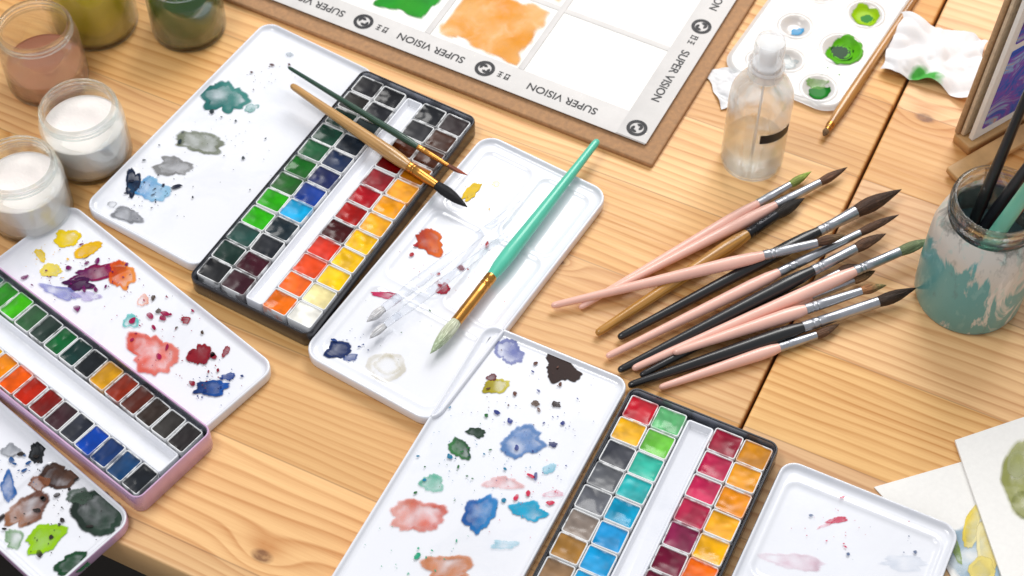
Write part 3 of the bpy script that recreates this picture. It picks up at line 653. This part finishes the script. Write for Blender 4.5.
# ---------------------------------------------------------------- plastic well palette
W_,L_=.088,.150
pm_=rect((836,117),(905,12),L_,W_,-1,0.003)
pm_.translation.z=0
pw_=empty('mixing_palette',pm_,'translucent white plastic palette with round wells of green paint','paint palette')
inv=pm_.inverted()
wells=[(795,28,15),(788,62,14),(841,51,19),(818,90,16),(865,16,17),(760,62,12),(905,-20,15),(820,-6,14),(772,92,11)]
wp=[((inv@P(u,v,.003)).x,(inv@P(u,v,.003)).y,rr/1450) for u,v,rr in wells]
def hfp(x,y):
    z=.0046
    for a,b,rr in wp:
        d=math.hypot(x-a,y-b); z-=.0034*sst(rr,rr*.45,d); z+=.0008*max(0,1-abs(d-rr*1.05)/.0016)
    return z
V=[];Fc=[]; nx,ny=80,120
for j in range(ny+1):
    for i in range(nx+1):
        x=(i/nx-.5)*W_; y=(j/ny-.5)*L_; R_=.016
        d=sdrect(x,y,0,0,W_,L_,R_)
        if d>0:
            cx=max(-W_/2+R_,min(W_/2-R_,x)); cy=max(-L_/2+R_,min(L_/2-R_,y)); vx,vy=x-cx,y-cy; l=math.hypot(vx,vy); x=cx+vx/l*R_; y=cy+vy/l*R_
        d=sdrect(x,y,0,0,W_,L_,R_)
        z=hfp(x,y)-.0022*sst(-.0030,0,d); V.append((x,y,z))
for j in range(ny):
    for i in range(nx):
        q=j*(nx+1)+i; Fc.append((q,q+1,q+nx+2,q+nx+1))
n=NT('translucent_white_plastic'); n.pr(n.mix(n.noise(n.obj(),40,3),(.70,.72,.72,1),(.82,.83,.83,1)),.18); n.p.inputs['Coat Weight'].default_value=.3
trn=n.n('ShaderNodeBsdfTransparent'); mxx=n.n('ShaderNodeMixShader'); mxx.inputs[0].default_value=.25; n.t.links.new(n.p.outputs[0],mxx.inputs[1]); n.t.links.new(trn.outputs[0],mxx.inputs[2]); TP=n.done(mxx.outputs[0])
po=mk('well_plate',V,Fc,TP,pw_,'s')
smear(po,pm_,hfp,[(866,17,28,20,'#98c408',1.3,0,None,.3),(868,18,12,8,'#187c14',1.3,0,None,.3),(843,52,36,26,'#58b008',1.3,0,None,.3),(842,53,22,17,'#063c12',1.4,0,None,.3),(820,93,20,16,'#0c741a',1.4,0,None,.3),(818,84,24,7,'#8cc06a',.5),(797,31,12,9,'#5fa8d8',.9),(788,62,20,12,'#c6d4d8',.4)],zref=.003)
splat(po,pm_,hfp,[(820,75,12,14,'#2f8a30',12,3),(850,30,16,14,'#7fae28',8,2.5)],lift=-.0002)
# ---------------------------------------------------------------- crumpled tissue
def crumple(name,c,w,l,ang,amp,label,mat,seed,cat,z0=.002):
    root_m=Matrix.Translation(P(*c))@Matrix.Rotation(math.radians(ang),4,'Z')
    V=[];Fc=[];n_=60
    for j in range(n_+1):
        for i in range(n_+1):
            a=i/n_-.5;b=j/n_-.5
            e=1+.22*noise.noise((a*2.5,b*2.5,seed))
            k=abs(noise.noise((a*2.2+seed,b*2.2,1)))*1.6+abs(noise.noise((a*5.5+b*2,b*5+seed,4)))*.4
            V.append((a*w*e,b*l*e,z0+amp*max(0,k)*(1-.6*max(abs(a),abs(b)))))
    for j in range(n_):
        for i in range(n_):
            q=j*(n_+1)+i; Fc.append((q,q+1,q+n_+2,q+n_+1))
    o=mk(name,V,Fc,mat,None,'s',matrix=root_m); o['label']=label; o['category']=cat; return o
n=NT('tissue_paper_with_green_stain'); ob=n.obj(); f=n.noise(ob,50,3); s=n.n('ShaderNodeVectorMath',operation='DISTANCE'); n.put(s.inputs[0],ob); s.inputs[1].default_value=(.004,-.022,.004)
st=n.ramp(n.math('ADD',s.outputs['Value'],n.math('MULTIPLY',f,.02)),.023,.018)
n.pr(n.mix(st,(.78,.78,.80,1),(.06,.36,.05,1)),.9); n.bump(n.noise(ob,300,2),.15,.0005); TIS=n.done()
crumple('paper_tissue',(932,60),.064,.058,-25,.011,'softly crumpled white tissue with a green paint stain',TIS,4.2,'tissue')
crumple('paper_tissue',(734,88),.030,.034,15,.005,'small crumpled tissue scrap tucked under a plastic palette',simple('tissue_paper','#e2e2e4',.9,0,.03,300,.3),9.1,'tissue',.0008)
# ---------------------------------------------------------------- painting on a table easel
e0=P(966,148); ea=math.radians(34)
em=Matrix.Translation(e0)@Matrix.Rotation(ea,4,'Z')
ez=empty('tabletop_easel',em,'low wooden table easel ledge holding boards and a painting','easel')
EW=simple('easel_beech','#cda06a',.5,0,.12,60,.1)
slab('ledge',-.028,.30,-.022,-.009,.008,.0029,EW,ez,.002)
slab('back_rail',-.004,.30,-.006,.010,.0085,.0,EW,ez,.002)
slab('foot_rail',.0,.30,-.020,-.011,.0027,.0,EW,ez,.001)
lean=Matrix.Rotation(math.radians(3.0),4,'X')
def board(name,x0,y,z,label,cat):
    m=em@Matrix.Translation((x0,y,z))@lean@Matrix.Rotation(math.radians(90),4,'X')
    return empty(name,m,label,cat),m
r1,m1=board('drawing_board',-.0045,.0070,.0095,'brown kraft drawing board standing on a small easel','drawing board')
slab('board_panel',0,.26,0,.24,.0,-.0031,simple('pale_kraft_board','#c6a27a',.8,0,.12,300,.2),r1,.001)
r3,m3=board('drawing_board',-.002,.0038,.0095,'second pale cardboard sheet standing on a small easel','drawing board')
slab('board_panel',0,.26,0,.235,.0,-.0022,simple('light_card','#e0ccb0',.8,0,.1,200,.2),r3,.001)
r2,m2=board('watercolor_painting',.0,.0005,.0095,'abstract blue, violet and yellow painting with white border','painting')
slab('paper_sheet',0,.25,0,.23,.003,.0,PAPER,r2,.0008)
n=NT('abstract_blue_violet_painting'); ob=n.obj(); f=n.noise(ob,30,5,.6,1.5); g=n.noise(ob,45,4,.6,2.0)
cr=n.n('ShaderNodeValToRGB'); n.put(cr.inputs[0],f); e=cr.color_ramp.elements
e[0].position=.3; e[0].color=lin('#2030a0'); e[1].position=.70; e[1].color=lin('#f8e0a0')
for p_,c_ in ((.42,'#3a64d0'),(.48,'#8a50c0'),(.54,'#8cb8ea'),(.60,'#f08830')):
    q=e.new(p_); q.color=lin(c_)
n.pr(n.mix(n.ramp(g,.60,.68,0,.5),cr.outputs[0],lin('#3a3078')),.7); n.bump(g,.3,.0008); AB=n.done()
slab('painted_area',.006,.243,.009,.085,.0037,.0031,AB,r2,.0008)
slab('painted_area',.006,.243,.092,.22,.0037,.0031,AB,r2,.0008)
# ---------------------------------------------------------------- papers with botanical studies
def sheet(name,corners,z,t,mat,label,cat='painting'):
    pts=[P(u,v,z) for u,v in corners]; c=sum(pts,Vector())/len(pts); c.z=0
    V=[];n_=len(pts)
    for zz in (z-t,z):
        for p in pts: V.append((p.x-c.x,p.y-c.y,zz))
    Fc=[tuple(range(n_,2*n_)),tuple(reversed(range(n_)))]+[(i,(i+1)%n_,n_+(i+1)%n_,n_+i) for i in range(n_)]
    a=sum(pts[i].x*pts[(i+1)%n_].y-pts[(i+1)%n_].x*pts[i].y for i in range(n_))
    if a<0: Fc=[tuple(reversed(f_)) for f_ in Fc]
    root=empty(name,Matrix.Translation(c),label,cat)
    o=mk('paper_sheet',V,Fc,mat,root,False); return root,o
r_,o=sheet('flower_study',[(874,487),(985,455),(1040,505),(1100,640),(985,640),(945,565)],.0008,.0007,PAPER,'watercolour sheet with yellow tulip study lying on the table')
smear(o,r_.matrix_world,lambda x,y:.0008,[(985,552,84,62,'#a8c6dc',.5,10,None,.25),(972,530,16,42,'#f4dc70',.95,12,'#f8eeb8',.2),(1004,534,16,40,'#f3d768',.95,18,'#f8eeb8',.2),(988,546,24,48,'#f9eebc',1.0,-6,'#f2dc84',.2),(981,570,26,26,'#f4e290',.95,0,None,.2),(1010,568,22,30,'#f5e088',.95,0,None,.2),(956,550,8,30,'#98b058',.7,-20,None,.2)],'painted_flower',zref=0.0008,lift=.0003)
r_,o=sheet('leaf_study',[(955,440),(1080,398),(1160,520),(1010,600)],.0032,.0018,PAPER,'watercolour sheet with round olive green leaf study')
smear(o,r_.matrix_world,lambda x,y:.0032,[(1036,480,66,86,'#a4a860',.7,-5,'#c4c690',.12),(1018,464,22,26,'#ccd0a0',.45,0,None,.2),(1024,505,24,26,'#7f8640',.3,0,None,.2)],'painted_leaf',zref=0.0032,lift=.0003)
# ---------------------------------------------------------------- camera, world, light
cam=bpy.data.cameras.new('camera'); co=bpy.data.objects.new('camera',cam); COL.objects.link(co); sc.camera=co
co.location=(0,0,H); co.rotation_euler=(math.pi/2-TH,0,0); cam.lens=F/1024*36; cam.sensor_width=36
cam.clip_start=.02; cam.clip_end=50
cam.dof.use_dof=True; cam.dof.focus_distance=1.08; cam.dof.aperture_fstop=10
w=bpy.data.worlds.new('World'); sc.world=w; w.use_nodes=True
bg=w.node_tree.nodes['Background']; bg.inputs[0].default_value=(.95,.965,1,1); bg.inputs[1].default_value=.53
def area(name,loc,tgt,sx,sy,e,col):
    l=bpy.data.lights.new(name,'AREA'); l.shape='RECTANGLE'; l.size=sx; l.size_y=sy; l.energy=e; l.color=col
    o=bpy.data.objects.new(name,l); COL.objects.link(o); o.location=loc
    o.rotation_euler=(Vector(tgt)-Vector(loc)).to_track_quat('-Z','Y').to_euler()
area('window_light',(.5,2.0,1.45),(0,.75,0),1.1,.9,32,(1,.98,.95))
area('top_fill_light',(-.7,.5,1.9),(0,.75,0),.8,.5,13,(1,.98,.95))  # added overhead fill to brighten the table, not a real fixture
sc.view_settings.view_transform='Standard'; sc.view_settings.look='None'; sc.view_settings.exposure=0
